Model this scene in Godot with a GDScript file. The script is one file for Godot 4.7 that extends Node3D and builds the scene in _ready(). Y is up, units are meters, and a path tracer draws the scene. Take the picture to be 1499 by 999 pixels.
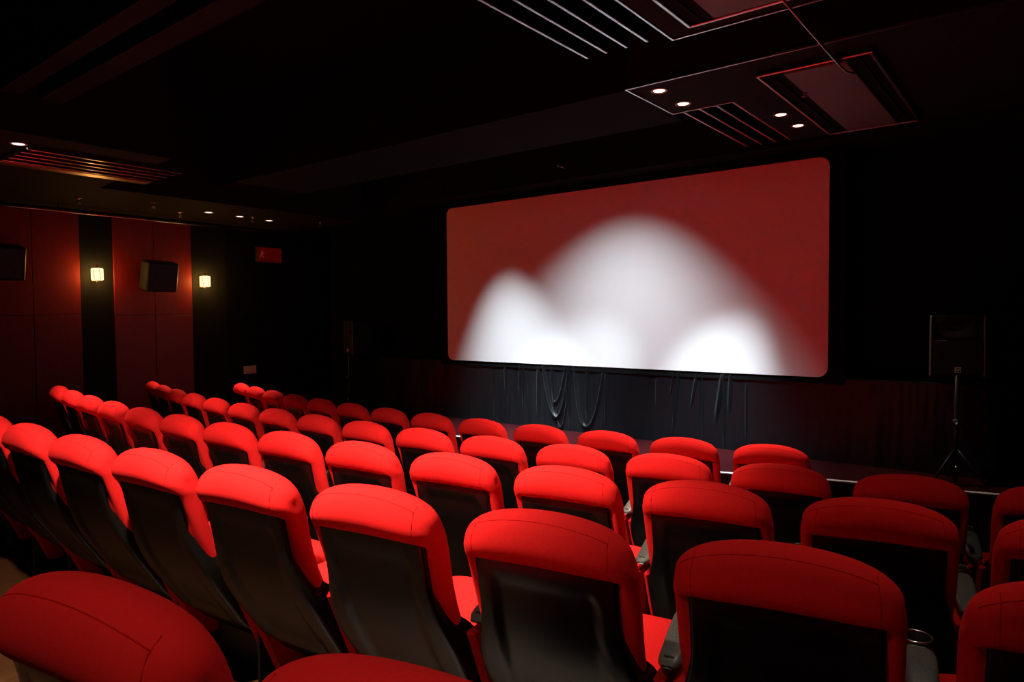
extends Node3D
# A small cinema: curved rows of red seats on low tiers, a screen lit red with white spots,
# black stage drapes, a dark ceiling of soffits, fins and cassettes, a lacquered side wall.
# pt(x, y, z): x right, y above the eye, z metres towards the screen wall.

const EYE := 1.93
const PITCH := 0.56
const XC := -4.1345
const ZC := 19.3667
const WALL_X := -9.2
const WALL_Z := 6.95
const RIGHT_X := 1.5
const BACK_Z := -3.0
const CEIL := 2.35      # above the eye
const SOF := 1.5        # underside of the soffits above the eye

var used := {}
var M := {}

func pt(x: float, y: float, z: float) -> Vector3:
	return Vector3(x, EYE + y, -z)

func _ready() -> void:
	setup_camera()
	setup_world()
	setup_lights()
	make_materials()
	build_shell()
	build_floor()
	build_left_wall()
	build_ceiling()
	build_screen()
	build_curtain()
	build_seats()
	build_speakers()
	build_fittings()

# ------------------------------------------------------------------ camera, sky, light
func setup_camera() -> void:
	var cam := Camera3D.new()
	cam.name = "camera"
	cam.fov = 52.81
	cam.near = 0.05
	cam.far = 60.0
	cam.transform = Transform3D(Basis(Vector3(0.78646, -0.00772, -0.61759), Vector3(-0.01749, 0.99924, -0.03476), Vector3(0.61739, 0.03814, 0.78573)).orthonormalized(), Vector3(0, EYE, 0))
	add_child(cam)
	cam.current = true

func setup_world() -> void:
	var e := Environment.new()
	e.background_mode = Environment.BG_COLOR
	e.background_color = Color(0, 0, 0)
	e.tonemap_mode = Environment.TONE_MAPPER_LINEAR
	e.tonemap_exposure = 1.0
	e.sdfgi_enabled = true
	e.ssao_enabled = true
	e.ssil_enabled = true
	var w := WorldEnvironment.new()
	w.name = "world_environment"
	w.environment = e
	add_child(w)

func spot(called: String, from: Vector3, to: Vector3, half: float, energy: float, color: Color, blend := 0.6, size := 0.04) -> void:
	var l := SpotLight3D.new()
	l.name = called
	add_child(l, true)
	l.position = from
	var up := Vector3.UP if absf((to - from).normalized().y) < 0.98 else Vector3.FORWARD
	l.look_at_from_position(from, to, up)
	l.spot_angle = half
	l.spot_angle_attenuation = blend
	l.spot_attenuation = 2.0
	l.spot_range = 30.0
	l.light_energy = energy
	l.light_color = color
	l.light_size = size
	l.shadow_enabled = true

# Downlights over the seats: [x, y above eye, z, aim x, aim y, aim z, half angle, energy, shown as a fitting]
const WARM := Color(1.0, 0.93, 0.84)
const COOL := Color(0.90, 0.97, 1.0)
var LAMPS := [
	# soffit over the right of the hall, in frame
	["sof", -2.106, SOF, 4.305, -4.45, -1.05, 6.6, 14.5, 20.0],
	["sof", -2.102, SOF, 4.678, -2.35, -0.9, 4.1, 36.0, 15.0],
	["sof", -1.642, SOF, 5.407, -2.80, -1.20, 6.6, 16.0, 14.0],
	["sof", -1.630, SOF, 5.810, -0.72, -1.0, 6.1, 22.0, 2.6],
	# the nearer soffit, above the frame
	["near", -2.106, SOF, 2.10, -2.3, -0.6, 2.5, 34.0, 11.0],
	["near", -1.95, SOF, 0.42, -2.50, -0.5, 1.25, 44.0, 32.0],
	["near", -0.40, SOF, 2.20, -0.4, -0.8, 2.2, 58.0, 1.15],
	["near", -4.60, SOF, 0.30, -4.9, -1.2, 3.2, 27.0, 2.2],
	["near", -0.50, SOF, -0.55, -0.6, -0.4, 0.40, 26.0, 2.2],
	# the soffit along the left wall
	["left", -6.07, 1.3, 1.80, -6.05, -0.6, 2.25, 36.0, 13.0],
	["left", -8.25, 1.3, 4.43, -7.7, -0.8, 4.1, 27.0, 9.0],
	["left", -8.29, 1.3, 4.87, -7.9, -0.8, 4.6, 25.0, 6.0],
	["left", -8.35, 1.3, 5.33, -8.2, -0.8, 5.2, 22.0, 2.0],
	# stage spots recessed behind the beam, aimed at the screen
	["stage", -3.42, 2.30, 5.12, -3.90, -4.35, 6.6, 39.1, 20.5],
	["stage", -5.46, 2.30, 5.42, -4.85, -2.93, 6.6, 22.2, 32.0],
	["stage", -2.70, 2.24, 5.38, -2.52, -4.20, 6.6, 19.1, 30.0],
	["stage", -4.45, 2.27, 5.27, -4.55, -3.50, 6.6, 16.0, 34.0],
]

func setup_lights() -> void:
	for L in LAMPS:
		var from := pt(L[1], L[2] - 0.012, L[3])
		var far: bool = L[6] > 6.5
		spot("downlight_beam", from, pt(L[4], L[5], L[6]), L[7], L[8], COOL if far else WARM, 1.0 if far else 0.7, 0.045)
	# the red picture from the projector behind the port in the back wall
	spot("projector_beam", pt(-4.0, 0.45, BACK_Z - 1.6), pt(-3.91, 0.40, 6.6), 16.0, 10.0, Color(1.0, 0.04, 0.06), 0.1, 0.01)

# ------------------------------------------------------------------ materials
func mat(col: Color, rough: float, metal := 0.0) -> StandardMaterial3D:
	var m := StandardMaterial3D.new()
	m.albedo_color = col.linear_to_srgb()
	m.roughness = rough
	m.metallic = metal
	if rough >= 0.8:
		m.metallic_specular = 0.12
	return m

func noise_tex(freq: float, a: Color, b: Color, seed_: int, w := 256, h := 256, kind := FastNoiseLite.TYPE_SIMPLEX_SMOOTH) -> NoiseTexture2D:
	var n := FastNoiseLite.new()
	n.seed = seed_
	n.noise_type = kind
	n.frequency = freq
	n.fractal_octaves = 4
	var t := NoiseTexture2D.new()
	t.width = w
	t.height = h
	t.seamless = true
	t.noise = n
	var g := Gradient.new()
	g.set_color(0, a)
	g.set_color(1, b)
	t.color_ramp = g
	return t

func grain_image(w: int, h: int, base: Color, dark: Color, seed_: int) -> ImageTexture:
	# long wood grain running down the image
	var n := FastNoiseLite.new()
	n.seed = seed_
	n.frequency = 1.0
	var im := Image.create(w, h, false, Image.FORMAT_RGB8)
	for x in w:
		for y in h:
			var u := float(x) / w
			var v := float(y) / h
			var warp := n.get_noise_2d(u * 3.0, v * 2.0) * 0.25
			var f := 0.5 + 0.5 * n.get_noise_2d((u + warp * 0.1) * 40.0, v * 1.5)
			f = clampf(f * 0.7 + 0.3 * (0.5 + 0.5 * n.get_noise_2d(u * 130.0, v * 5.0)), 0, 1)
			im.set_pixel(x, y, dark.lerp(base, f))
	return ImageTexture.create_from_image(im)

func make_materials() -> void:
	var cloth := mat(Color(0.60, 0.013, 0.013), 0.88)
	cloth.rim_enabled = true
	cloth.rim = 0.2
	cloth.rim_tint = 0.9
	cloth.metallic_specular = 0.12
	cloth.albedo_texture = noise_tex(0.09, Color(0.93, 0.93, 0.93), Color(1, 1, 1), 5)
	cloth.uv1_triplanar = true
	cloth.uv1_scale = Vector3(3, 3, 3)
	cloth.normal_enabled = true
	var nn := noise_tex(0.35, Color.BLACK, Color.WHITE, 9)
	nn.as_normal_map = true
	nn.bump_strength = 2.0
	cloth.normal_texture = nn
	cloth.normal_scale = 0.12
	M.cloth = cloth
	M.seam = mat(Color(0.38, 0.004, 0.004), 0.9)
	M.shell = mat(Color(0.0030, 0.0027, 0.0024), 0.33)
	M.shell.metallic_specular = 0.36
	M.shell.roughness_texture = noise_tex(0.03, Color(0.9, 0.9, 0.9), Color(1, 1, 1), 12)
	M.shell.uv1_triplanar = true
	M.shell.uv1_scale = Vector3(2, 2, 2)
	M.pad = mat(Color(0.13, 0.127, 0.12), 0.42)
	M.pad.albedo_texture = noise_tex(0.08, Color(0.62, 0.62, 0.60), Color(1, 1, 1), 21)
	M.pad.uv1_triplanar = true
	M.pad.uv1_scale = Vector3(6, 6, 6)
	M.rubber = mat(Color(0.01, 0.01, 0.01), 0.5)
	M.steel = mat(Color(0.55, 0.55, 0.56), 0.25, 1.0)
	M.black_metal = mat(Color(0.015, 0.015, 0.016), 0.4, 0.3)
	M.rail = mat(Color(0.06, 0.06, 0.06), 0.5)
	M.black_paint = mat(Color(0.012, 0.012, 0.012), 0.85)
	M.ceiling = mat(Color(0.006, 0.007, 0.008), 0.9)
	M.beam = mat(Color(0.013, 0.018, 0.020), 0.9)
	M.soffit = mat(Color(0.022, 0.026, 0.029), 0.8)
	M.soffit_left = mat(Color(0.016, 0.013, 0.010), 0.8)
	M.trim_metal = mat(Color(0.62, 0.64, 0.66), 0.34, 0.95)
	M.trim_grey = mat(Color(0.62, 0.66, 0.68), 0.45)
	M.drape = mat(Color(0.0016, 0.0024, 0.004), 0.35)
	M.drape.rim_enabled = true
	M.drape.rim = 0.11
	M.drape.metallic_specular = 0.4
	M.drape.rim_tint = 0.0
	M.wall_black = mat(Color(0.008, 0.008, 0.008), 0.95)
	M.carpet = mat(Color(0.05, 0.006, 0.008), 0.95)
	M.carpet.albedo_texture = noise_tex(0.2, Color(0.6, 0.6, 0.6), Color(1, 1, 1), 31)
	M.carpet.uv1_triplanar = true
	M.carpet.uv1_scale = Vector3(4, 4, 4)
	M.wood = mat(Color(1, 1, 1), 0.45)
	M.wood.albedo_texture = grain_image(256, 256, Color(0.30, 0.17, 0.065), Color(0.16, 0.08, 0.025), 3)
	M.wood.uv1_triplanar = true
	M.lacquer = []
	for k in 3:
		var l := mat(Color(1, 1, 1), 0.42)
		l.metallic_specular = 0.36
		l.albedo_texture = grain_image(256, 256, [Color(0.50, 0.12, 0.06), Color(0.48, 0.11, 0.058), Color(0.52, 0.13, 0.06)][k], Color(0.36, 0.07, 0.04), 40 + k)
		l.uv1_triplanar = true
		l.uv1_scale = Vector3(1.2, 1.2, 1.2)
		M.lacquer.append(l)
	M.pilaster = mat(Color(0.012, 0.012, 0.011), 0.85)
	M.screen = mat(Color(0.80, 0.80, 0.80), 0.95)
	M.screen.metallic_specular = 0.1
	M.masking = mat(Color(0.006, 0.006, 0.006), 0.95)
	M.brass = mat(Color(0.5, 0.33, 0.14), 0.3, 1.0)
	M.copper = mat(Color(0.45, 0.16, 0.10), 0.3, 1.0)
	M.plate = mat(Color(0.62, 0.58, 0.54), 0.5)
	M.cassette = mat(Color(0.16, 0.17, 0.175), 0.6)
	M.gloss = mat(Color(0.35, 0.35, 0.35), 0.22, 0.9)
	M.bronze = mat(Color(0.40, 0.26, 0.12), 0.34, 0.9)
	M.badge = mat(Color(0.85, 0.70, 0.62), 0.4)
	M.grille = mat(Color(0.02, 0.02, 0.02), 0.55, 0.3)

func glow(col: Color, energy: float, base := 0.8) -> StandardMaterial3D:
	var m := mat(Color(base, base * 0.9, base * 0.85), 0.6)
	m.emission_enabled = true
	m.emission = col
	m.emission_energy_multiplier = energy
	return m

# ------------------------------------------------------------------ builders
func numbered(called: String) -> String:
	if not used.has(called):
		used[called] = 0
		return called
	used[called] += 1
	return "%s_%03d" % [called, used[called]]

func tag(o: Node3D, label: String, category: String, group := "") -> Node3D:
	o.set_meta("label", label)
	o.set_meta("category", category)
	if group != "":
		o.set_meta("group", group)
	return o

func thing(called: String, label: String, category: String, at: Vector3, turn := 0.0, group := "") -> Node3D:
	var o := Node3D.new()
	o.name = numbered(called)
	add_child(o)
	o.position = at
	o.rotation.y = turn
	tag(o, label, category, group)
	return o

func part(called: String, mesh: Mesh, m: Material, parent: Node, at := Vector3.ZERO, label := "") -> MeshInstance3D:
	var o := MeshInstance3D.new()
	o.name = called if parent != self else numbered(called)
	o.mesh = mesh
	o.material_override = null
	if mesh is ArrayMesh:
		for s in mesh.get_surface_count():
			mesh.surface_set_material(s, m)
	elif mesh is PrimitiveMesh:
		(mesh as PrimitiveMesh).material = m
	o.position = at
	if label != "":
		o.set_meta("label", label)
	parent.add_child(o, true)
	return o

func structure(called: String, mesh: Mesh, m: Material, at := Vector3.ZERO) -> MeshInstance3D:
	var o := part(called, mesh, m, self, at)
	o.set_meta("kind", "structure")
	return o

func struct_node(called: String) -> Node3D:
	var o := Node3D.new()
	o.name = numbered(called)
	add_child(o)
	o.set_meta("kind", "structure")
	return o

func begin() -> SurfaceTool:
	var st := SurfaceTool.new()
	st.begin(Mesh.PRIMITIVE_TRIANGLES)
	return st

func tri_out(st: SurfaceTool, a: Vector3, b: Vector3, c: Vector3, center: Vector3) -> void:
	var n := (b - a).cross(c - a)
	if n.length_squared() < 1e-16:
		return
	n = n.normalized()
	var out := ((a + b + c) / 3.0 - center).dot(n) > 0.0
	st.set_normal(n if out else -n)
	st.add_vertex(a)
	st.set_normal(n if out else -n)
	st.add_vertex(c if out else b)
	st.set_normal(n if out else -n)
	st.add_vertex(b if out else c)

func quad_out(st: SurfaceTool, a: Vector3, b: Vector3, c: Vector3, d: Vector3, center: Vector3) -> void:
	tri_out(st, a, b, c, center)
	tri_out(st, a, c, d, center)

# chamfered box in any frame
func add_box(st: SurfaceTool, at: Vector3, size: Vector3, bevel := 0.0, basis := Basis.IDENTITY) -> void:
	var h := size * 0.5
	bevel = minf(bevel, minf(h.x, minf(h.y, h.z)) * 0.98)
	var v := func(sx: int, sy: int, sz: int, ax: int) -> Vector3:
		var p := Vector3(sx * (h.x - (0.0 if ax == 0 else bevel)), sy * (h.y - (0.0 if ax == 1 else bevel)), sz * (h.z - (0.0 if ax == 2 else bevel)))
		return at + basis * p
	for s in [-1, 1]:
		quad_out(st, v.call(s, -1, -1, 0), v.call(s, 1, -1, 0), v.call(s, 1, 1, 0), v.call(s, -1, 1, 0), at)
		quad_out(st, v.call(-1, s, -1, 1), v.call(1, s, -1, 1), v.call(1, s, 1, 1), v.call(-1, s, 1, 1), at)
		quad_out(st, v.call(-1, -1, s, 2), v.call(1, -1, s, 2), v.call(1, 1, s, 2), v.call(-1, 1, s, 2), at)
	if bevel <= 0.0:
		return
	for s in [-1, 1]:
		for t in [-1, 1]:
			quad_out(st, v.call(s, t, -1, 0), v.call(s, t, 1, 0), v.call(s, t, 1, 1), v.call(s, t, -1, 1), at)
			quad_out(st, v.call(s, -1, t, 0), v.call(s, 1, t, 0), v.call(s, 1, t, 2), v.call(s, -1, t, 2), at)
			quad_out(st, v.call(-1, s, t, 1), v.call(1, s, t, 1), v.call(1, s, t, 2), v.call(-1, s, t, 2), at)
			for u in [-1, 1]:
				tri_out(st, v.call(s, t, u, 0), v.call(s, t, u, 1), v.call(s, t, u, 2), at)

func box(size: Vector3, bevel := 0.0) -> ArrayMesh:
	var st := begin()
	add_box(st, Vector3.ZERO, size, bevel)
	return st.commit()

# box between two corners given in pt() coordinates
func pbox(called: String, a: Vector3, b: Vector3, m: Material, parent: Node, bevel := 0.0) -> MeshInstance3D:
	var lo := Vector3(minf(a.x, b.x), minf(a.y, b.y), minf(a.z, b.z))
	var hi := Vector3(maxf(a.x, b.x), maxf(a.y, b.y), maxf(a.z, b.z))
	var o := part(called, box(hi - lo, bevel), m, parent, (lo + hi) * 0.5)
	return o

# a grid of points joined to a smooth surface; f(i, j) -> Vector3
func add_grid(st: SurfaceTool, nu: int, nv: int, f: Callable, flip := false, wrap_u := false) -> void:
	var p := []
	for i in nu:
		var row := PackedVector3Array()
		for j in nv:
			row.append(f.call(i, j))
		p.append(row)
	st.set_smooth_group(0)
	for i in (nu if wrap_u else nu - 1):
		var i2 := (i + 1) % nu
		for j in nv - 1:
			var a: Vector3 = p[i][j]
			var b: Vector3 = p[i2][j]
			var c: Vector3 = p[i2][j + 1]
			var d: Vector3 = p[i][j + 1]
			if flip:
				for q in [a, c, b, a, d, c]:
					st.add_vertex(q)
			else:
				for q in [a, b, c, a, c, d]:
					st.add_vertex(q)

func smooth(st: SurfaceTool) -> ArrayMesh:
	st.index()
	st.generate_normals()
	return st.commit()

func add_tube(st: SurfaceTool, path: PackedVector3Array, r: float, sides := 8, closed := false) -> void:
	var n := path.size()
	var rings := []
	var side := Vector3.ZERO
	for i in n:
		var d: Vector3
		if closed:
			d = (path[(i + 1) % n] - path[(i - 1 + n) % n]).normalized()
		else:
			d = (path[mini(i + 1, n - 1)] - path[maxi(i - 1, 0)]).normalized()
		if side == Vector3.ZERO:
			side = d.cross(Vector3.UP if absf(d.y) < 0.9 else Vector3.RIGHT).normalized()
		side = (side - d * side.dot(d)).normalized()
		var up := side.cross(d)
		var ring := PackedVector3Array()
		for k in sides + 1:
			var a := TAU * k / sides
			ring.append(path[i] + (side * cos(a) + up * sin(a)) * r)
		rings.append(ring)
	if closed:
		rings.append(rings[0])
	st.set_smooth_group(0)
	for i in rings.size() - 1:
		for k in sides:
			for q in [rings[i][k], rings[i][k + 1], rings[i + 1][k + 1], rings[i][k], rings[i + 1][k + 1], rings[i + 1][k]]:
				st.add_vertex(q)
	if not closed:
		for e in [0, n - 1]:
			for k in sides:
				var a: Vector3 = rings[e][k]
				var b: Vector3 = rings[e][k + 1]
				for q in ([path[e], b, a] if e == 0 else [path[e], a, b]):
					st.add_vertex(q)

func tube(path: Array, r: float, sides := 8, closed := false) -> ArrayMesh:
	var st := begin()
	add_tube(st, PackedVector3Array(path), r, sides, closed)
	return smooth(st)

# profile of (radius, height) turned round the y axis
func lathe(profile: Array, sides := 24) -> ArrayMesh:
	var st := begin()
	add_grid(st, sides + 1, profile.size(), func(i: int, j: int) -> Vector3:
		var a := TAU * (i % sides) / sides
		return Vector3(cos(a) * profile[j].x, profile[j].y, sin(a) * profile[j].x), true)
	return smooth(st)

# flat polygon (x, z pairs in pt coordinates) raised from y0 to y1
func prism(poly: PackedVector2Array, y0: float, y1: float) -> ArrayMesh:
	var st := begin()
	var idx := Geometry2D.triangulate_polygon(poly)
	var n := poly.size()
	for t in range(0, idx.size(), 3):
		for y in [y0, y1]:
			var ref := pt(0, (y0 + y1) * 0.5, 0)
			var a := pt(poly[idx[t]].x, y, poly[idx[t]].y)
			var b := pt(poly[idx[t + 1]].x, y, poly[idx[t + 1]].y)
			var c := pt(poly[idx[t + 2]].x, y, poly[idx[t + 2]].y)
			ref.x = a.x
			ref.z = a.z
			tri_out(st, a, b, c, ref)
	var sgn := 0.0
	for i in n:
		sgn += poly[i].cross(poly[(i + 1) % n])
	for i in n:
		var p := poly[i]
		var q := poly[(i + 1) % n]
		var out2 := Vector2((q - p).y, -(q - p).x).normalized() * signf(sgn)
		var inside := (p + q) * 0.5 - out2 * 0.1
		quad_out(st, pt(p.x, y0, p.y), pt(q.x, y0, q.y), pt(q.x, y1, q.y), pt(p.x, y1, p.y), pt(inside.x, (y0 + y1) * 0.5, inside.y))
	return st.commit()

# ------------------------------------------------------------------ shell of the room
func build_shell() -> void:
	var top := CEIL + 0.2
	var bot := -EYE - 0.2
	for a in [["wall_front", pt(WALL_X - 0.2, bot, WALL_Z), pt(RIGHT_X + 0.2, top, WALL_Z + 0.2), M.wall_black],
			["wall_right", pt(RIGHT_X, bot, BACK_Z - 0.2), pt(RIGHT_X + 0.2, top, WALL_Z), M.wall_black],
			["ceiling", pt(WALL_X, CEIL, BACK_Z - 0.2), pt(RIGHT_X, CEIL + 0.2, WALL_Z), M.ceiling]]:
		var o := pbox(a[0], a[1], a[2], a[3], self)
		o.set_meta("kind", "structure")
	# back wall with the projection port (the gate that frames the red picture)
	var back := struct_node("wall_back")
	var px0 := -4.329
	var px1 := -3.649
	var py0 := 0.297
	var py1 := 0.591
	pbox("wall_panel", pt(WALL_X, bot, BACK_Z - 0.2), pt(px0, CEIL, BACK_Z), M.wall_black, back)
	pbox("wall_panel", pt(px1, bot, BACK_Z - 0.2), pt(RIGHT_X, CEIL, BACK_Z), M.wall_black, back)
	pbox("wall_panel", pt(px0, bot, BACK_Z - 0.2), pt(px1, py0, BACK_Z), M.wall_black, back)
	pbox("wall_panel", pt(px0, py1, BACK_Z - 0.2), pt(px1, CEIL, BACK_Z), M.wall_black, back)

# ------------------------------------------------------------------ floor tiers and stage
const ROW_Z := [0.13, 1.103, 2.092, 3.155, 4.171]
const ROW_H := [0.375, 0.494, 0.616, 0.748, 0.839]
const SEAT_TOP := 0.98

func arc_poly(r0: float, r1: float) -> PackedVector2Array:
	var out := PackedVector2Array()
	for side in 2:
		var r: float = [r0, r1][side]
		var a0 := asin((WALL_X - XC) / r)
		var a1 := asin((RIGHT_X - XC) / r)
		for k in 25:
			var t := k / 24.0
			var a := lerpf(a0, a1, t if side == 0 else 1.0 - t)
			out.append(Vector2(XC + r * sin(a), ZC - r * cos(a)))
	return out

func build_floor() -> void:
	var fl := struct_node("floor")
	pbox("ground_slab", pt(WALL_X, -EYE - 0.2, BACK_Z), pt(RIGHT_X, -EYE, WALL_Z), M.carpet, fl)
	for k in 5:
		var y: float = -ROW_H[k] - SEAT_TOP
		var rf: float = ZC - ROW_Z[k] - (0.62 if k < 4 else 0.75)
		var rb: float = ZC - ROW_Z[k] + 0.42 if k > 0 else ZC - BACK_Z - 0.9
		part("nosing", prism(arc_poly(rf - 0.02, rf + 0.03), y - 0.035, y + 0.004), M.wood, fl)
		part("seating_tier", prism(arc_poly(rf, rb), -EYE, y), M.wood, fl)
	var edge := PackedVector2Array([Vector2(WALL_X + 0.02, 6.2), Vector2(-6.9, 5.78), Vector2(-6.0, 5.62), Vector2(-2.25, 5.62), Vector2(-1.45, 5.88), Vector2(-0.25, 6.16), Vector2(RIGHT_X - 0.01, 6.55)])
	var poly := edge.duplicate()
	poly.append(Vector2(RIGHT_X - 0.01, WALL_Z - 0.01))
	poly.append(Vector2(WALL_X + 0.02, WALL_Z - 0.01))
	var stage := thing("stage", "low stage in dark red carpet below the cinema screen, with a pale metal edge", "stage", pt(-4.0, -EYE, 6.0))
	var pm := part("platform", prism(poly, -EYE, -1.35), M.carpet, stage)
	pm.position = -stage.position
	for i in edge.size() - 1:
		var a := pt(edge[i].x, -1.352, edge[i].y - 0.004)
		var b := pt(edge[i + 1].x, -1.352, edge[i + 1].y - 0.004)
		var st := begin()
		var d := (b - a).normalized()
		add_box(st, (a + b) * 0.5, Vector3(a.distance_to(b), 0.014, 0.03), 0.004, Basis(d, Vector3.UP, d.cross(Vector3.UP)))
		var n := part("edge_strip", st.commit(), M.trim_grey, stage, Vector3.ZERO, "pale metal nosing strip")
		n.position = -stage.position

# ------------------------------------------------------------------ left wall
func build_left_wall() -> void:
	var w := struct_node("wall_left")
	pbox("wall_core", pt(WALL_X - 0.25, -EYE - 0.2, BACK_Z - 0.2), pt(WALL_X - 0.02, CEIL + 0.2, WALL_Z), M.wall_black, w)
	var top := 1.28
	var rows := [-EYE, -1.18, 0.035, top]
	var cols := []
	var z := 3.31
	while z > -2.9:
		cols.append([z - 0.495, z])
		z -= 0.495
	cols.append([3.68, 4.175])
	cols.append([4.175, 4.67])
	var n := 0
	for c in cols:
		for r in 3:
			pbox("wood_panel", pt(WALL_X - 0.02, rows[r] + 0.003, c[0] + 0.003), pt(WALL_X + 0.02, rows[r + 1] - 0.003, c[1] - 0.003), M.lacquer[n % 3], w, 0.003)
			n += 1
	for c in [[3.315, 3.675], [4.675, 5.16]]:
		pbox("pilaster", pt(WALL_X - 0.02, -EYE, c[0]), pt(WALL_X + 0.005, top, c[1]), M.pilaster, w)
	pbox("upper_wall", pt(WALL_X - 0.02, top, BACK_Z), pt(WALL_X + 0.01, CEIL, WALL_Z), M.ceiling, w)
	pbox("dark_wall", pt(WALL_X - 0.02, -EYE, 5.165), pt(WALL_X + 0.01, top, WALL_Z), M.wall_black, w)

# ------------------------------------------------------------------ ceiling
func build_ceiling() -> void:
	# cross beams boxed in black
	for b in [["trim_1", 4.13, 5.05, 1.49, WALL_X + 0.3, -2.27, M.beam], ["trim_2", 6.30, WALL_Z, 1.47, WALL_X, RIGHT_X, M.beam], ["trim_3", 1.82, 1.97, 1.56, -8.0, -2.0, M.soffit], ["trim_4", 1.58, 1.70, 1.56, -8.0, -2.0, M.soffit]]:
		var o := pbox(b[0], pt(b[4], b[3], b[1]), pt(b[5], CEIL, b[2]), b[6], self)
		o.set_meta("kind", "structure")
	# soffit with the four downlights: a deep box with a notch for the fins
	var s2 := prism(PackedVector2Array([Vector2(-2.263, 4.13), Vector2(RIGHT_X, 4.13), Vector2(RIGHT_X, 6.28), Vector2(-1.80, 6.28), Vector2(-1.80, 4.85), Vector2(-2.263, 4.85)]), SOF, CEIL)
	structure("trim_5", s2, M.soffit)
	var s1 := prism(PackedVector2Array([Vector2(-1.656, 0.6), Vector2(RIGHT_X, 0.6), Vector2(RIGHT_X, 3.55), Vector2(-1.656, 3.55)]), SOF, CEIL)
	structure("trim_6", s1, M.soffit)
	# thin pale edge beads of the soffits
	var beads := [[-2.263, 4.13, 1.0, 4.13], [-2.263, 4.13, -2.263, 4.85], [-2.263, 4.85, -1.80, 4.85], [-1.656, 1.4, -1.656, 3.55], [-1.656, 3.55, 1.0, 3.55]]
	for i in beads.size():
		var b: Array = beads[i]
		var o := pbox("trim_%d" % (7 + i), pt(b[0] - 0.006, SOF - 0.008, b[1] - 0.006), pt(b[2] + 0.006, SOF + 0.006, b[3] + 0.006), M.trim_metal, self)
		o.set_meta("kind", "structure")
	# soffit along the left wall
	var sl := prism(PackedVector2Array([Vector2(WALL_X, BACK_Z), Vector2(-5.7, BACK_Z), Vector2(-5.7, 2.75), Vector2(-7.5, 2.9), Vector2(-7.5, 6.25), Vector2(WALL_X, 6.25)]), 1.3, CEIL)
	structure("trim_20", sl, M.soffit_left)
	# fins
	for g in 2:
		var n: int = [5, 4][g]
		for k in n:
			var x: float = [-2.172 + 0.129 * k, -2.19 + 0.125 * k][g]
			var z0: float = [1.5, 4.86][g]
			var z1: float = [3.505, 6.25][g]
			if (g == 0 and k == 4):
				continue
			var t := thing("ceiling_fin", ["black pale-edged ceiling fin left of the nearer soffit, %s from left" % ["first", "second", "third", "fourth"][mini(k, 3)], "black pale-edged ceiling fin beside the four downlights, %s from left" % ["first", "second", "third", "fourth"][mini(k, 3)]][g], "ceiling fin", pt(x, SOF, (z0 + z1) * 0.5), 0.0, ["fins of the nearer ceiling group", "fins of the ceiling group by the screen"][g])
			var st := begin()
			add_box(st, Vector3(0, 0.13, 0), Vector3(0.016, 0.24, z1 - z0), 0.002)
			part("blade", st.commit(), M.black_paint, t)
			part("edge", box(Vector3(0.018, 0.012, z1 - z0), 0.002), M.trim_metal, t, Vector3(0, 0.006, 0), "pale lower edge")
	# air conditioning cassettes let into the soffits
	cassette("ceiling air conditioner cassette in the nearer soffit, cut by the top of the frame", -1.5, -0.25, 2.35, 3.40, 0.0)
	cassette("ceiling air conditioner cassette in the soffit beside the downlights", -1.48, -0.82, 4.36, 6.15, 0.0)
	# downlights
	var names := {
		"sof": ["round recessed downlight in the soffit corner, leftmost of its four", "round recessed downlight second along the soffit left edge, before the small sprinkler", "round recessed downlight above the screen's right end, third of the soffit's four", "round recessed downlight nearest the screen, last of the soffit's four"],
		"near": ["round recessed downlight hidden in the nearer ceiling above the fins", "round recessed downlight over the bright seats, above the frame", "dim round downlight over the right seats, above the frame", "dim round downlight over the middle seats, above the frame", "dim round downlight over the nearest seats, behind the camera"],
		"left": ["round recessed downlight at the left edge of the ceiling, alone beside the slatted grille", "leftmost of the three small downlights above the left wall", "middle one of the three small downlights above the left wall", "rightmost of the three small downlights above the left wall, toward the exit sign"],
		"stage": ["stage spotlight for the middle of the screen, hidden behind the beam", "stage spotlight for the left of the screen, hidden behind the beam", "stage spotlight for the right of the screen, behind the beam", "stage spotlight for the swagged curtain, hidden behind the beam"]}
	var count := {}
	for L in LAMPS:
		var k: int = count.get(L[0], 0)
		count[L[0]] = k + 1
		var y: float = L[2]
		var d := thing("downlight", names[L[0]][k], "downlight", pt(L[1], y, L[3]), 0.0, "ceiling downlights")
		if L[0] == "stage" or L[0] == "near":
			part("can", lathe([Vector2(0.056, 0.004), Vector2(0.056, CEIL - y + 0.01), Vector2(0.001, CEIL - y + 0.01)], 16), M.black_metal, d)
		part("trim_ring", lathe([Vector2(0.040, 0.004), Vector2(0.044, -0.004), Vector2(0.054, -0.005), Vector2(0.057, 0.0), Vector2(0.056, 0.006)]), M.copper if L[0] == "sof" else M.trim_grey, d)
		part("lens", lathe([Vector2(0.001, -0.002), Vector2(0.02, -0.0025), Vector2(0.038, -0.001), Vector2(0.04, 0.004)]), glow(WARM, 3.5), d, Vector3.ZERO, "glowing lens")

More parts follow.
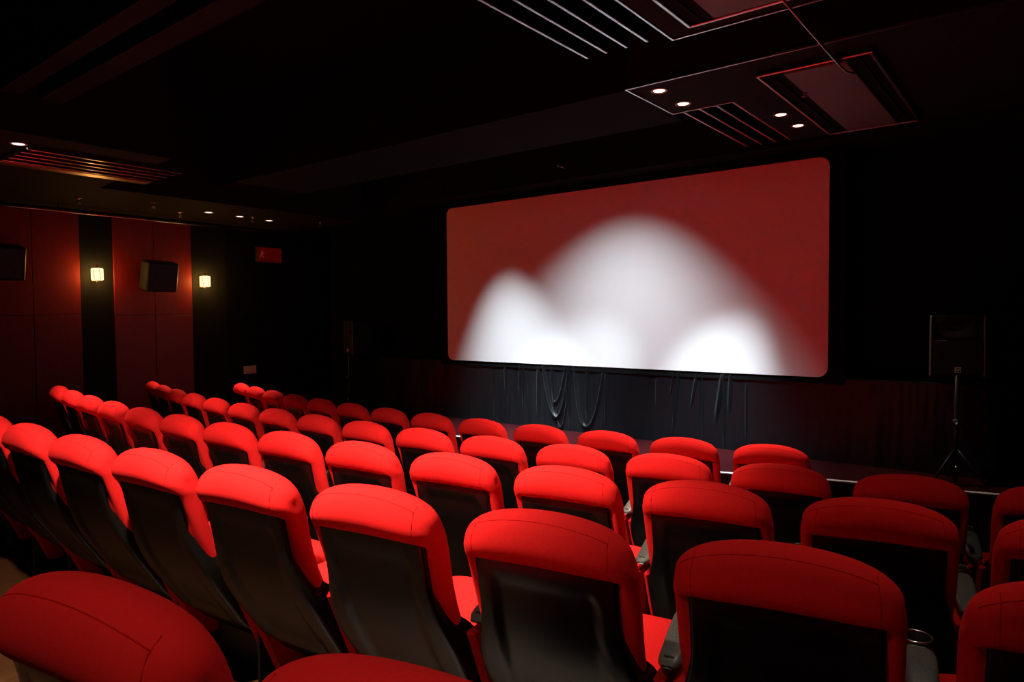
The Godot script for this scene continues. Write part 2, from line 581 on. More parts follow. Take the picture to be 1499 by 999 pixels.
func cassette(label: String, x0: float, x1: float, z0: float, z1: float, _r: float) -> void:
	var c := pt((x0 + x1) * 0.5, SOF, (z0 + z1) * 0.5)
	var t := thing("ceiling_cassette", label, "air conditioner", c)
	var sx := x1 - x0
	var sz := z1 - z0
	part("panel", box(Vector3(sx, 0.02, sz), 0.004), M.black_paint, t, Vector3(0, -0.012, 0))
	for s in [-1, 1]:
		part("frame_bar", box(Vector3(0.022, 0.018, sz), 0.004), M.trim_metal, t, Vector3(s * (sx * 0.5 - 0.011), -0.026, 0), "pale frame edge")
		part("frame_bar", box(Vector3(sx, 0.018, 0.016), 0.004), M.trim_metal, t, Vector3(0, -0.026, s * (sz * 0.5 - 0.008)), "pale frame edge")
		part("louvre", box(Vector3(0.012, 0.012, sz * 0.94), 0.002), M.soffit, t, Vector3(s * (sx * 0.5 - 0.085), -0.026, 0))
	part("intake_grille", box(Vector3(sx - 0.30, 0.02, sz * 0.94), 0.006), M.cassette, t, Vector3(0, -0.026, 0), "grey intake panel")

# ------------------------------------------------------------------ screen and curtain
const SX0 := -6.26
const SX1 := -1.578
const SY0 := -0.587
const SY1 := 1.390

func rounded_rect(x0: float, y0: float, x1: float, y1: float, r: float) -> PackedVector2Array:
	var out := PackedVector2Array()
	for c in [[x1 - r, y1 - r, 0.0], [x0 + r, y1 - r, 90.0], [x0 + r, y0 + r, 180.0], [x1 - r, y0 + r, 270.0]]:
		for k in 9:
			var a := deg_to_rad(c[2] + 90.0 * k / 8.0)
			out.append(Vector2(c[0] + r * cos(a), c[1] + r * sin(a)))
	return out

func slab(poly: PackedVector2Array, depth: float) -> ArrayMesh:   # upright slab: polygon in x, y; front face at z = 0
	var st := begin()
	var mid := Vector3(0, 0, -depth * 0.5)
	var c := Vector2.ZERO
	for p in poly:
		c += p / poly.size()
	mid += Vector3(c.x, c.y, 0)
	for i in poly.size():
		var p := poly[i]
		var q := poly[(i + 1) % poly.size()]
		tri_out(st, Vector3(c.x, c.y, 0), Vector3(p.x, p.y, 0), Vector3(q.x, q.y, 0), mid)
		tri_out(st, Vector3(c.x, c.y, -depth), Vector3(p.x, p.y, -depth), Vector3(q.x, q.y, -depth), mid)
		quad_out(st, Vector3(p.x, p.y, 0), Vector3(q.x, q.y, 0), Vector3(q.x, q.y, -depth), Vector3(p.x, p.y, -depth), mid)
	return st.commit()

func build_screen() -> void:
	var c := pt((SX0 + SX1) * 0.5, SY0, 6.6)
	var t := thing("cinema_screen", "wide cinema screen with rounded corners, lit dark red with white pools of light", "screen", c)
	var hw := (SX1 - SX0) * 0.5
	var hh := SY1 - SY0
	part("screen_surface", slab(rounded_rect(-hw, 0, hw, hh, 0.09), 0.01), M.screen, t)
	part("masking", slab(rounded_rect(-hw - 0.14, -0.06, hw + 0.14, hh + 0.07, 0.03), 0.06), M.masking, t, Vector3(0, 0, -0.012), "black masking border")

func build_curtain() -> void:
	# velvet hanging below the screen: flat drops with sharp creases, two of them caught up in swags
	var t := thing("stage_curtain", "black velvet curtain with swagged folds hanging below the screen", "curtain", pt(-4.0, -1.35, 6.625))
	var n := FastNoiseLite.new()
	n.seed = 77
	n.frequency = 1.0
	var nu := 1101
	var nv := 60
	# creases: x and drop at the top, x and drop at the foot, half width, height
	var lines := [[0.93, 0.0, 0.885, 0.25, 0.009, 0.010], [0.985, 0.0, 0.91, 0.63, 0.010, 0.016], [1.18, 0.0, 1.11, 0.38, 0.013, 0.010], [1.235, 0.0, 1.24, 0.70, 0.006, 0.012], [1.45, 0.0, 1.375, 0.50, 0.022, 0.014], [1.465, 0.0, 1.46, 0.75, 0.007, 0.012], [1.525, 0.0, 1.51, 0.40, 0.018, 0.010], [1.68, 0.1, 1.68, 0.66, 0.008, 0.006], [-1.32, 0.0, -1.31, 0.4, 0.012, 0.006], [-1.08, 0.0, -1.09, 0.35, 0.012, 0.008], [-1.03, 0.0, -1.04, 0.5, 0.008, 0.008], [-0.81, 0.0, -0.82, 0.6, 0.014, 0.008], [-0.13, 0.0, -0.13, 0.6, 0.008, 0.010], [0.11, 0.1, 0.11, 0.62, 0.008, 0.008], [0.73, 0.1, 0.73, 0.4, 0.010, 0.005], [-0.36, 0.0, -0.365, 0.75, 0.007, 0.009]]
	# swags: [left x, left drop, foot x, foot drop, right x, right drop, half width, height]
	var swags := [[-0.735, 0.0, -0.545, 0.60, -0.365, 0.0, 0.016, 0.022], [-0.61, 0.1, -0.575, 0.43, -0.415, 0.0, 0.012, 0.014], [-0.31, 0.0, -0.14, 0.68, 0.095, 0.0, 0.013, 0.018], [-0.545, 0.60, -0.49, 0.72, -0.37, 0.1, 0.010, 0.012]]
	var x0 := -4.6
	var wid := 8.2
	var height := 0.75
	var st := begin()
	add_grid(st, nu, nv, func(i: int, j: int) -> Vector3:
		var f := float(i) / (nu - 1)
		# most columns where the creases are
		var x: float = lerpf(x0, -1.5, f / 0.1) if f < 0.1 else (lerpf(-1.5, 1.9, (f - 0.1) / 0.8) if f < 0.9 else lerpf(1.9, x0 + wid, (f - 0.9) / 0.1))
		var down: float = height * (1.0 - float(j) / (nv - 1))
		var z := 0.010 * n.get_noise_2d(x * 3.0, down * 0.6) + 0.004 * n.get_noise_2d(x * 11.0, down * 0.8)
		for l in lines:
			if absf(x - l[0]) > 0.3:
				continue
			var g: float = (down - l[1]) / (l[3] - l[1])
			if g > -0.1 and g < 1.1:
				var d: float = (x - lerpf(l[0], l[2], g)) / l[4]
				z += 2.6 * l[5] * exp(-d * d) * smoothstep(1.1, 0.6, g) * smoothstep(-0.1, 0.05, g)
		for s in swags:
			if x < s[0] - 0.06 or x > s[4] + 0.06:
				continue
			var left: bool = x < s[2]
			var e: float = clampf((s[2] - x) / (s[2] - s[0]) if left else (x - s[2]) / (s[4] - s[2]), 0.0, 1.4)
			var top: float = s[1] if left else s[5]
			var yc: float = s[3] - (s[3] - top) * (0.35 * e * e + 0.65 * pow(e, 2.2))
			var slope: float = (s[3] - top) * (0.7 * e + 1.43 * pow(e, 1.2)) / ((s[2] - s[0]) if left else (s[4] - s[2]))
			var dd: float = (down - yc) / (s[6] * sqrt(1.0 + slope * slope))
			z += 1.6 * s[7] * exp(-dd * dd) * clampf((1.25 - e) * 4.0, 0, 1)
		return Vector3(x, height - down, z), true)
	part("cloth", smooth(st), M.drape, t)
	part("track", box(Vector3(8.2, 0.02, 0.02), 0.004), M.black_paint, t, Vector3(-0.5, height + 0.0, -0.015))

# ------------------------------------------------------------------ seats
const W := 0.235         # half width of the back cushion
var PROF: PackedVector2Array   # (depth to the rear, height from the crest) round the cushion

func recline(n: float, s: float) -> Vector2:   # (z to the rear, y) of a point n behind the centre line and s above the crest
	var low := maxf(0.0, -s - 0.26)
	var k := 0.20 + 1.36 * minf(low, 0.32)                     # lean of the back: upright above, sweeping forward below
	var z := 0.20 * s - 0.68 * low * low if low < 0.32 else 0.20 * s - 0.68 * 0.1024 - 0.435 * (low - 0.32)
	var len_ := sqrt(1.0 + k * k)
	return Vector2(z + n / len_, SEAT_TOP + s * 0.965 - n * k / len_)

func make_profile() -> void:
	var key := [Vector2(-0.03, -0.64), Vector2(-0.062, -0.62), Vector2(-0.075, -0.5), Vector2(-0.070, -0.36), Vector2(-0.062, -0.22), Vector2(-0.070, -0.12), Vector2(-0.068, -0.07), Vector2(-0.052, -0.026), Vector2(-0.022, -0.004), Vector2(0.010, 0.0), Vector2(0.040, -0.014), Vector2(0.062, -0.045), Vector2(0.070, -0.078), Vector2(0.062, -0.110), Vector2(0.045, -0.128), Vector2(0.026, -0.133), Vector2(0.022, -0.18), Vector2(0.020, -0.40), Vector2(0.018, -0.62), Vector2(0.0, -0.64)]
	var c := Curve2D.new()
	for i in key.size():
		var a: Vector2 = key[maxi(i - 1, 0)]
		var b: Vector2 = key[mini(i + 1, key.size() - 1)]
		var la: float = (key[i] - a).length()
		var lb: float = (b - key[i]).length()
		var d: Vector2 = (b - a).normalized()
		c.add_point(key[i], -d * la * 0.33, d * lb * 0.33)
	PROF = PackedVector2Array()
	for i in key.size() - 1:
		var steps := 3 if i > 4 and i < 15 else 2
		for k in steps:
			PROF.append(c.sample(i, float(k) / steps))
	PROF.append(key[-1])

func cushion_point(e: float, q: Vector2) -> Vector3:   # e = -1..1 across, q on the profile
	var a := absf(e)
	var c := pow(maxf(0.0, 1.0 - pow(a, 4.5)), 1.0 / 2.6)
	var cy := pow(maxf(0.0, 1.0 - pow(a, 5.0)), 1.0 / 2.4)
	var drop := 0.042 * e * e + 0.055 * (1.0 - cy)
	var weight := clampf(1.0 + q.y / 0.17, 0.12, 1.0)
	if q.x > 0.0 and q.y < -0.06:
		var wing := lerpf(0.069, 0.020, smoothstep(0.06, 0.36, -q.y))
		q.x = lerpf(q.x, wing, smoothstep(0.80, 0.94, a))
	var mid := -0.02 if q.y < -0.16 else lerpf(-0.02, 0.0, clampf((q.y + 0.16) / 0.1, 0, 1))
	var n := mid + (q.x - mid) * c
	var w := W * (1.0 - 0.06 * smoothstep(0.2, 0.64, -q.y)) - 0.006 * (1.0 - smoothstep(0.0, 0.12, -q.y))
	var r := recline(n, q.y - drop * weight)
	return Vector3(e * w, r.y, r.x)

func across(k: int, n: int) -> float:   # denser towards the sides
	var t := -1.0 + 2.0 * k / n
	return signf(t) * (1.0 - pow(1.0 - absf(t), 2.1))

func make_seat() -> Node3D:
	make_profile()
	var t := thing("theatre_seat", "", "theatre seat", Vector3.ZERO)
	# back cushion
	var st := begin()
	var nx := 30
	add_grid(st, nx + 1, PROF.size(), func(i: int, j: int) -> Vector3: return cushion_point(across(i, nx), PROF[j]), true)
	var back := part("backrest", smooth(st), M.cloth, t)
	# seams
	st = begin()
	var path := PackedVector3Array()
	for k in 33:
		path.append(cushion_point(-0.93 + 1.72 * k / 32.0, Vector2(0.0335, -0.0105)) + Vector3(0, 0.0006, 0))
	add_tube(st, path, 0.0012, 6)
	for side in [-1.0, 1.0]:
		path = PackedVector3Array()
		for k in 14:
			var f := 9.0 + k * 0.5
			var q := key_point(f)
			path.append(cushion_point(side * (0.80 - 0.02 * absf(k - 4.0) / 4.0), q) + Vector3(0, 0.0004, 0.0006))
		add_tube(st, path, 0.0011, 6)
	part("seam", smooth(st), M.seam, back, Vector3.ZERO, "stitched seam lines")
	# moulded rear shell
	st = begin()
	var ns := 30
	var cols := []
	for k in 29:
		cols.append(-1.0 + 2.0 * k / 28.0)
	var total := cols.size() + 6
	add_grid(st, total, ns + 1, func(i: int, j: int) -> Vector3:
		var s := -0.128 - 0.70 * j / ns
		var deep := smoothstep(0.26, 0.50, -s)
		var ws := lerpf(0.196, 0.239, deep) * (1.0 - 0.07 * smoothstep(0.5, 0.77, -s))
		var fl := lerpf(0.008, 0.105, deep)
		var n0 := 0.036 + 0.006 * (1.0 - smoothstep(0.0, 0.06, -s - 0.14)) * 0.0 - 0.03 * smoothstep(0.70, 0.83, -s)
		var x := 0.0
		var n := n0
		if i < 3 or i >= total - 3:
			var kk := i if i < 3 else total - 1 - i
			x = ws * (1.0 if kk < 2 else 0.985) * (-1.0 if i < 3 else 1.0)
			n = n0 - [fl, 0.014, 0.004][kk]
		else:
			x = ws * 0.955 * cols[i - 3]
			# inner panel set back with rounded corners
			var dx := absf(x) - 0.145 + 0.02
			var dy := maxf(-s - 0.70, -(-s - 0.195)) + 0.02
			var d := Vector2(maxf(dx, 0), maxf(dy, 0)).length() + minf(maxf(dx, dy), 0.0) - 0.02
			n -= 0.010 * smoothstep(0.008, -0.008, d)
			n += 0.004 * (1.0 - cols[i - 3] * cols[i - 3])
		var r := recline(n, s)
		return Vector3(x, r.y, r.x), true)
	part("rear_shell", smooth(st), M.shell, t, Vector3.ZERO, "black moulded plastic back shell")
	# seat cushion, pan, armrest
	st = begin()
	var cu := 25
	add_grid(st, cu, 17, func(i: int, j: int) -> Vector3:
		var a := TAU * i / (cu - 1)
		var lat := -PI / 2 + PI * j / 16.0
		var cl := signf(cos(lat)) * pow(absf(cos(lat)), 0.35)
		var sx := signf(cos(a)) * pow(absf(cos(a)), 0.35)
		var sz := signf(sin(a)) * pow(absf(sin(a)), 0.35)
		var sy := signf(sin(lat)) * pow(absf(sin(lat)), 0.6)
		return Vector3(0.232 * cl * sx, 0.40 + 0.065 * sy, -0.50 + 0.24 * cl * sz))
	part("seat_cushion", smooth(st), M.cloth, t)
	part("seat_pan", box(Vector3(0.40, 0.05, 0.40), 0.015), M.shell, t, Vector3(0, 0.325, -0.50))
	part("pedestal", box(Vector3(0.34, 0.30, 0.08), 0.012), M.black_metal, t, Vector3(0, 0.15, -0.42))
	make_armrest(t, 0.28)
	return t

func key_point(f: float) -> Vector2:
	var key := [Vector2(-0.022, -0.004), Vector2(0.010, 0.0), Vector2(0.040, -0.014), Vector2(0.062, -0.045), Vector2(0.070, -0.078), Vector2(0.062, -0.110), Vector2(0.045, -0.128), Vector2(0.03, -0.132)]
	var g := clampf((f - 8.0) * 1.0, 0.0, 6.99)
	var i := int(g)
	return (key[i] as Vector2).lerp(key[i + 1], g - i)

func make_armrest(t: Node3D, x: float) -> void:
	# pad: worn grey plastic, rounded rear end, widening to the cup ring
	var st := begin()
	var nz := 15
	var ring := [Vector2(-1, -0.5), Vector2(-1.0, 0.3), Vector2(-0.86, 0.85), Vector2(-0.6, 1.0), Vector2(0.6, 1.0), Vector2(0.86, 0.85), Vector2(1.0, 0.3), Vector2(1, -0.5), Vector2(0.8, -1.0), Vector2(-0.8, -1.0)]
	var place := func(i: int, j: int) -> Vector3:
		var f := float(i) / (nz - 1)
		var hw := lerpf(0.028, 0.041, f) * (pow(1.0 - pow(1.0 - minf(f / 0.12, 1.0), 2.0) * 0.75, 0.5))
		if f > 0.9:
			hw *= 1.0 - 0.35 * (f - 0.9) / 0.1
		var th := 0.017 * (0.25 + 0.75 * sqrt(minf(f / 0.12, 1.0)))
		var p: Vector2 = ring[j % ring.size()]
		return Vector3(x + p.x * hw, 0.615 + 0.018 * sin((f - 0.35) * 4.0) + p.y * th, -0.125 - 0.29 * f)
	add_grid(st, nz, ring.size() + 1, place)
	for e in [0, nz - 1]:
		var c := Vector3.ZERO
		for j in ring.size():
			c += place.call(e, j) / ring.size()
		for j in ring.size():
			for q in ([c, place.call(e, j + 1), place.call(e, j)] if e == 0 else [c, place.call(e, j), place.call(e, j + 1)]):
				st.add_vertex(q)
	var pad := part("armrest_pad", smooth(st), M.pad, t, Vector3.ZERO, "worn grey armrest pad")
	part("slot", box(Vector3(0.026, 0.003, 0.006), 0.001), M.rubber, pad, Vector3(x, 0.615, -0.148))
	# cup ring
	var cup := part("cup_holder", lathe([Vector2(0.033, 0.0), Vector2(0.034, 0.055), Vector2(0.037, 0.06), Vector2(0.040, 0.055), Vector2(0.039, 0.0), Vector2(0.033, -0.002)], 28), M.rubber, t, Vector3(x, 0.585, -0.46), "black cup holder ring")
	part("rim", tube(circle(0.0375, 0.061, 28), 0.003, 6, true), M.steel, cup, Vector3.ZERO, "bright metal rim")
	for s in [-1, 1]:
		st = begin()
		add_box(st, Vector3.ZERO, Vector3(0.030, 0.50, 0.30), 0.014, Basis(Vector3.RIGHT, Vector3(0, 1, 0.42), Vector3.BACK))
		part("side_panel", st.commit(), M.cloth, t, Vector3(x + s * 0.024, 0.315, -0.375))
	part("standard", box(Vector3(0.014, 0.58, 0.20), 0.003), M.black_metal, t, Vector3(x, 0.30, -0.36))

func circle(r: float, y: float, n: int) -> Array:
	var out := []
	for k in n:
		out.append(Vector3(cos(TAU * k / n) * r, y, sin(TAU * k / n) * r))
	return out

const ORD := ["first", "second", "third", "fourth", "fifth", "sixth", "seventh", "eighth", "ninth", "tenth", "eleventh", "twelfth", "thirteenth", "fourteenth", "fifteenth", "sixteenth", "seventeenth"]

func build_seats() -> void:
	var proto := make_seat()
	var first := true
	# row, first phase, number, wording
	var plan := [
		[4, -7.077, 13, "row nearest the stage", "from its left end"],
		[3, -7.449, 16, "second row from the stage", "from its left end"],
		[2, -5.349, 14, "third row from the stage", "from its left end"],
		[1, -4.358, 13, "fourth row from the stage", ""],
		[0, 5.50, 3, "row nearest the camera", ""]]
	for p in plan:
		for k in p[2]:
			var i: int = p[0]
			var r: float = ZC - ROW_Z[i]
			var a: float = (p[1] + k) * PITCH / r
			var o: Node3D = proto
			if first:
				first = false
			else:
				o = proto.duplicate()
				o.name = numbered("theatre_seat")
				add_child(o)
			o.position = pt(XC + r * sin(a), -ROW_H[i] - SEAT_TOP, ZC - r * cos(a))
			o.rotation.y = a
			var which: String = ORD[k] + " " + p[4]
			if i == 1:
				which = ORD[p[2] - 1 - k] + " from the photo's right edge"
			if i == 0:
				which = ["at the lower left corner", "at the bottom edge, middle", "at the right, outside the frame"][k]
			tag(o, "red theatre seat in the %s, %s" % [p[3], which], "theatre seat", "red theatre seats in curved rows")

# ------------------------------------------------------------------ loudspeakers
func build_speakers() -> void:
	for s in 2:
		var at: Vector3 = [pt(-8.05, -1.35, 6.40), pt(-0.57, -1.35, 6.30)][s]
		var base: float = [0.80, 0.84][s]
		var turn: float = [-0.35, 0.30][s]
		var name_side: String = ["left", "right"][s]
		var st_ := thing("speaker_stand", "black pole stand holding the loudspeaker %s of the screen" % name_side, "speaker stand", at, turn)
		part("pole", tube([Vector3(0, 0.02, 0), Vector3(0, base + 0.02, 0)], 0.0175, 12), M.black_metal, st_)
		part("collar", lathe([Vector2(0.018, 0), Vector2(0.028, 0.004), Vector2(0.028, 0.05), Vector2(0.018, 0.054)], 16), M.rubber, st_, Vector3(0, base * 0.55, 0))
		part("knob", lathe([Vector2(0.001, 0), Vector2(0.016, 0.0), Vector2(0.016, 0.02), Vector2(0.001, 0.022)], 12), M.steel, st_, Vector3(0.0, base * 0.56, 0.035), "small bright clamp knob")
		part("knob", lathe([Vector2(0.001, 0), Vector2(0.014, 0.0), Vector2(0.014, 0.018), Vector2(0.001, 0.02)], 12), M.steel, st_, Vector3(0.0, base * 0.16, 0.035), "small bright clamp knob")
		for k in 3:
			var a := TAU * k / 3 + 0.5
			part("leg", tube([Vector3(0, base * 0.35, 0), Vector3(cos(a) * 0.22, 0.012, sin(a) * 0.22)], 0.010, 8), M.black_metal, st_)
		var sp := thing("loudspeaker", "black loudspeaker with a small square badge on a pole stand, %s of the screen" % name_side, "loudspeaker", at + Vector3(0, base, 0), turn)
		var w := 0.38
		var h := 0.48
		var st := begin()
		var poly := PackedVector2Array([Vector2(-w / 2, 0), Vector2(w / 2, 0), Vector2(w * 0.30, -0.32), Vector2(-w * 0.30, -0.32)])
		var mid := Vector3(0, h / 2, -0.16)
		for i in 4:
			var a := Vector3(poly[i].x, 0, poly[i].y)
			var b := Vector3(poly[(i + 1) % 4].x, 0, poly[(i + 1) % 4].y)
			quad_out(st, a, b, b + Vector3(0, h, 0), a + Vector3(0, h, 0), mid)
		for y in [0.0, h]:
			quad_out(st, Vector3(poly[0].x, y, poly[0].y), Vector3(poly[1].x, y, poly[1].y), Vector3(poly[2].x, y, poly[2].y), Vector3(poly[3].x, y, poly[3].y), mid)
		part("cabinet", st.commit(), M.rubber, sp)
		part("horn", horn(0.13, 0.075), M.grille, sp, Vector3(0, h * 0.80, 0.004))
		part("grille", box(Vector3(w - 0.04, h * 0.56, 0.016), 0.006), M.grille, sp, Vector3(0, h * 0.32, 0.006))
		for e in [-1, 1]:
			part("edge_rail", box(Vector3(0.022, h, 0.022), 0.008), M.rail, sp, Vector3(e * (w / 2 - 0.011), h / 2, 0.004))
		var bd := part("badge", box(Vector3(0.04, 0.04, 0.006), 0.002), M.rubber, sp, Vector3(-0.0, h * 0.12, 0.017), "small square badge")
		var bst := begin()
		for e in [-1, 1]:
			add_box(bst, Vector3(e * 0.0185, 0, 0.004), Vector3(0.004, 0.041, 0.004))
			add_box(bst, Vector3(0, e * 0.0185, 0.004), Vector3(0.041, 0.004, 0.004))
		add_box(bst, Vector3(-0.007, 0, 0.004), Vector3(0.005, 0.022, 0.004), 0.0, Basis(Vector3.BACK, 0.5))
		add_box(bst, Vector3(-0.002, 0.008, 0.004), Vector3(0.010, 0.005, 0.004), 0.0)
		add_box(bst, Vector3(0.008, 0.003, 0.004), Vector3(0.005, 0.020, 0.004), 0.0, Basis(Vector3.BACK, -0.5))
		part("emblem", bst.commit(), M.badge, bd)
	# surround speakers on the left wall
	for s in 2:
		var z: float = [4.15, 2.48][s]
		var at := pt(WALL_X + 0.03, 0.33 if s == 0 else 0.42, z)
		var sp := thing("wall_speaker", ["black surround loudspeaker on the red wall between the two sconces", "black surround loudspeaker on the red wall, cut by the left edge of the photo"][s], "loudspeaker", at, PI / 2)
		var tilt := Node3D.new()
		tilt.queue_free()
		var b := Basis(Vector3.RIGHT, 0.22)
		var st := begin()
		add_box(st, Vector3(0, 0.20, 0.17), Vector3(0.38, 0.38, 0.22), 0.02, b)
		part("cabinet", st.commit(), M.rubber, sp)
		st = begin()
		add_box(st, Vector3(0, 0.20, 0.17) + b * Vector3(0, 0, 0.112), Vector3(0.32, 0.33, 0.012), 0.006, b)
		part("grille", st.commit(), M.grille, sp)
		for e in [-1, 1]:
			st = begin()
			add_box(st, Vector3(0, 0.20, 0.17) + b * Vector3(e * 0.178, 0, 0.108), Vector3(0.018, 0.36, 0.02), 0.008, b)
			part("edge_rail", st.commit(), M.black_metal, sp)
		st = begin()
		add_box(st, Vector3(0, 0.27, 0.17) + b * Vector3(0, 0, 0.119), Vector3(0.12, 0.010, 0.004), 0.001, b)
		part("name_strip", st.commit(), M.cassette, sp)
		part("bracket", box(Vector3(0.06, 0.12, 0.10), 0.006), M.black_metal, sp, Vector3(0, 0.20, 0.03))

func horn(hw: float, hh: float) -> ArrayMesh:
	var st := begin()
	add_grid(st, 25, 8, func(i: int, j: int) -> Vector3:
		var a := TAU * i / 24.0
		var f := j / 7.0
		var k := lerpf(1.0, 0.22, sqrt(f))
		var c := signf(cos(a)) * pow(absf(cos(a)), 0.6)
		var s := signf(sin(a)) * pow(absf(sin(a)), 0.6)
		return Vector3(c * hw * k, s * hh * k, 0.012 - 0.012 * f))
	return smooth(st)

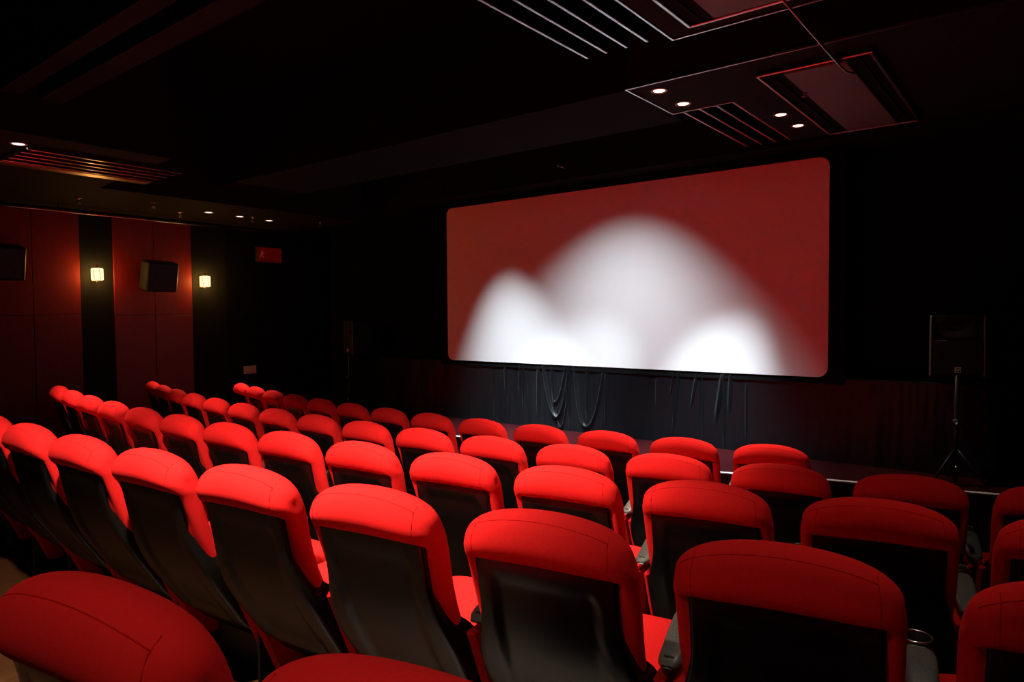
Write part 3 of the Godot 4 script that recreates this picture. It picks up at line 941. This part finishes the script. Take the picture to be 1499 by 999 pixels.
# ------------------------------------------------------------------ sconces, sign, pipes, small fittings
func build_fittings() -> void:
	for s in 2:
		var z: float = [3.455, 4.80][s]
		var at := pt(WALL_X + 0.005, [0.525, 0.485][s], z)
		var t := thing("wall_sconce", ["warm glass wall sconce on the first dark pilaster, left of the surround speaker", "warm glass wall sconce on the second dark pilaster, right of the surround speaker"][s], "wall lamp", at, PI / 2, "wall sconces")
		part("back_plate", box(Vector3(0.06, 0.16, 0.012), 0.004), M.brass, t, Vector3(0, 0, 0.006))
		part("arm", tube([Vector3(0, -0.02, 0.01), Vector3(0, -0.09, 0.09), Vector3(0, -0.085, 0.12)], 0.006, 8), M.brass, t)
		part("finial", lathe([Vector2(0.001, 0.12), Vector2(0.007, 0.11), Vector2(0.005, 0.095), Vector2(0.03, 0.082), Vector2(0.03, 0.076), Vector2(0.001, 0.076)], 14), M.brass, t, Vector3(0, 0, 0.12))
		var g := glow(Color(1.0, 0.90, 0.68), 1.6)
		part("shade", lathe([Vector2(0.001, -0.068), Vector2(0.055, -0.07), Vector2(0.066, -0.06), Vector2(0.066, 0.065), Vector2(0.058, 0.074), Vector2(0.001, 0.075)], 20), g, t, Vector3(0, 0, 0.12), "glowing glass shade")
		for k in 6:
			var a := TAU * k / 6 + 0.3
			part("rib", tube([Vector3(cos(a) * 0.067, -0.066, 0.12 + sin(a) * 0.067), Vector3(cos(a + 0.25) * 0.067, 0.06, 0.12 + sin(a + 0.25) * 0.067)], 0.003, 6), M.brass, t)
		var l := OmniLight3D.new()
		l.name = "sconce_glow"
		l.position = Vector3(0, 0, 0.12)
		l.light_energy = 0.29
		l.light_color = Color(1.0, 0.72, 0.36)
		l.light_size = 0.05
		l.omni_range = 20.0
		l.omni_attenuation = 2.0
		l.shadow_enabled = true
		t.add_child(l)
	# exit sign
	var ex := thing("exit_sign", "dim red lit sign with a running figure high on the dark left wall", "exit sign", pt(WALL_X + 0.012, 0.80, 5.83), PI / 2)
	part("housing", box(Vector3(0.42, 0.23, 0.05), 0.006), M.rubber, ex, Vector3(0, 0.115, 0.025))
	part("face", box(Vector3(0.40, 0.21, 0.006), 0.002), glow(Color(0.75, 0.01, 0.015), 0.075, 0.02), ex, Vector3(0, 0.115, 0.052), "dim red lit face")
	var fig := begin()
	var zz := 0.057
	add_box(fig, Vector3(-0.125, 0.16, zz), Vector3(0.026, 0.026, 0.004), 0.001)
	add_box(fig, Vector3(-0.13, 0.125, zz), Vector3(0.03, 0.05, 0.004), 0.0, Basis(Vector3.BACK, -0.3))
	add_box(fig, Vector3(-0.105, 0.13, zz), Vector3(0.04, 0.012, 0.004), 0.0, Basis(Vector3.BACK, 0.5))
	add_box(fig, Vector3(-0.115, 0.088, zz), Vector3(0.015, 0.05, 0.004), 0.0, Basis(Vector3.BACK, 0.6))
	add_box(fig, Vector3(-0.150, 0.088, zz), Vector3(0.015, 0.05, 0.004), 0.0, Basis(Vector3.BACK, -0.6))
	part("pictogram", fig.commit(), glow(Color(0.9, 0.30, 0.28), 0.12, 0.05), ex, Vector3.ZERO, "paler running figure")
	# switch plate
	var sw := thing("wall_plate", "small pale rectangular plate on the black wall above the left seats", "wall plate", pt(WALL_X + 0.012, -0.83, 5.50), PI / 2)
	part("plate", box(Vector3(0.20, 0.115, 0.008), 0.003), M.plate, sw, Vector3(0, 0.058, 0.004))
	part("inset", box(Vector3(0.07, 0.06, 0.004), 0.001), M.trim_grey, sw, Vector3(0, 0.058, 0.009))
	# rails of pipe hung under the left soffit
	var pp := thing("ceiling_pipe", "thin dark pipe hung below the ceiling along the left wall", "pipe", pt(-8.9, 1.22, 4.0))
	part("pipe", tube([Vector3(0, 0, 3.5), Vector3(0, 0, -2.9)], 0.012, 8), M.steel, pp)
	for z in [-1.8, -0.4, 1.0, 2.2]:
		part("hanger", tube([Vector3(0, 0, z), Vector3(0, 0.09, z)], 0.006, 6), M.black_metal, pp)
	var pr := thing("ceiling_pipe", "thin dark conduit hung under the soffit at the top right", "pipe", pt(-1.0, SOF - 0.06, 4.0))
	part("pipe", tube([Vector3(0, 0, 1.2), Vector3(0, 0, -0.42), Vector3(0.02, -0.02, -0.47), Vector3(0.06, -0.03, -0.49)], 0.007, 8), M.trim_metal, pr)
	for z in [0.85, 0.2, -0.35]:
		part("hanger", tube([Vector3(0, 0, z), Vector3(0, 0.058, z)], 0.012, 8), M.black_metal, pr)
	# sprinklers
	for k in 7:
		var at: Vector3 = [pt(-1.32, SOF, 4.86), pt(-2.02, SOF + 0.05, 2.55), pt(-8.3, 1.3, 3.0), pt(-8.0, 1.3, 3.65), pt(-8.5, 1.3, 4.2), pt(-8.2, 1.3, 5.0), pt(-8.0, 1.3, 5.9)][k]
		var lab: String = ["copper sprinkler head under the soffit between the downlights", "copper sprinkler head at the top edge of the photo by the fins", "small sprinkler head at the left under the left soffit, nearest", "small sprinkler head above the first dark pilaster", "small sprinkler head above the red panel with the speaker", "small sprinkler head before the three left downlights", "small sprinkler head above the red exit sign"][k]
		var sp := thing("sprinkler_head", lab, "sprinkler", at)
		part("body", lathe([Vector2(0.028, 0.0), Vector2(0.028, -0.006), Vector2(0.010, -0.010), Vector2(0.010, -0.035), Vector2(0.016, -0.040), Vector2(0.001, -0.048)], 14), M.copper if k < 2 else M.steel, sp)
		part("deflector", lathe([Vector2(0.001, -0.058), Vector2(0.02, -0.059), Vector2(0.02, -0.062), Vector2(0.001, -0.063)], 14), M.copper if k < 2 else M.steel, sp)
	var hb := thing("hanging_bar", "short thin metal bar jutting from the dark header above the screen", "bar", pt(-4.12, 1.56, 6.29))
	part("bar", tube([Vector3(0, 0, -0.02), Vector3(0.02, 0, 0.28)], 0.008, 8), M.steel, hb)
	part("bracket", box(Vector3(0.03, 0.08, 0.02), 0.004), M.black_metal, hb, Vector3(0, 0, 0.0))
	# slatted air grille in the left soffit
	var gr := thing("air_grille", "slatted air grille with glossy slats in the left ceiling", "air grille", pt(-6.42, 1.298, 2.45))
	part("tray", box(Vector3(0.72, 0.01, 1.2), 0.002), M.black_paint, gr, Vector3(0, -0.004, 0))
	for k in 5:
		part("slat", box(Vector3(0.018, 0.022, 1.18), 0.005), M.gloss, gr, Vector3(0.32 - 0.14 * k, -0.016, 0))
	part("border", box(Vector3(0.13, 0.012, 1.25), 0.004), M.bronze, gr, Vector3(-0.42, -0.008, 0), "satin bronze border strip")
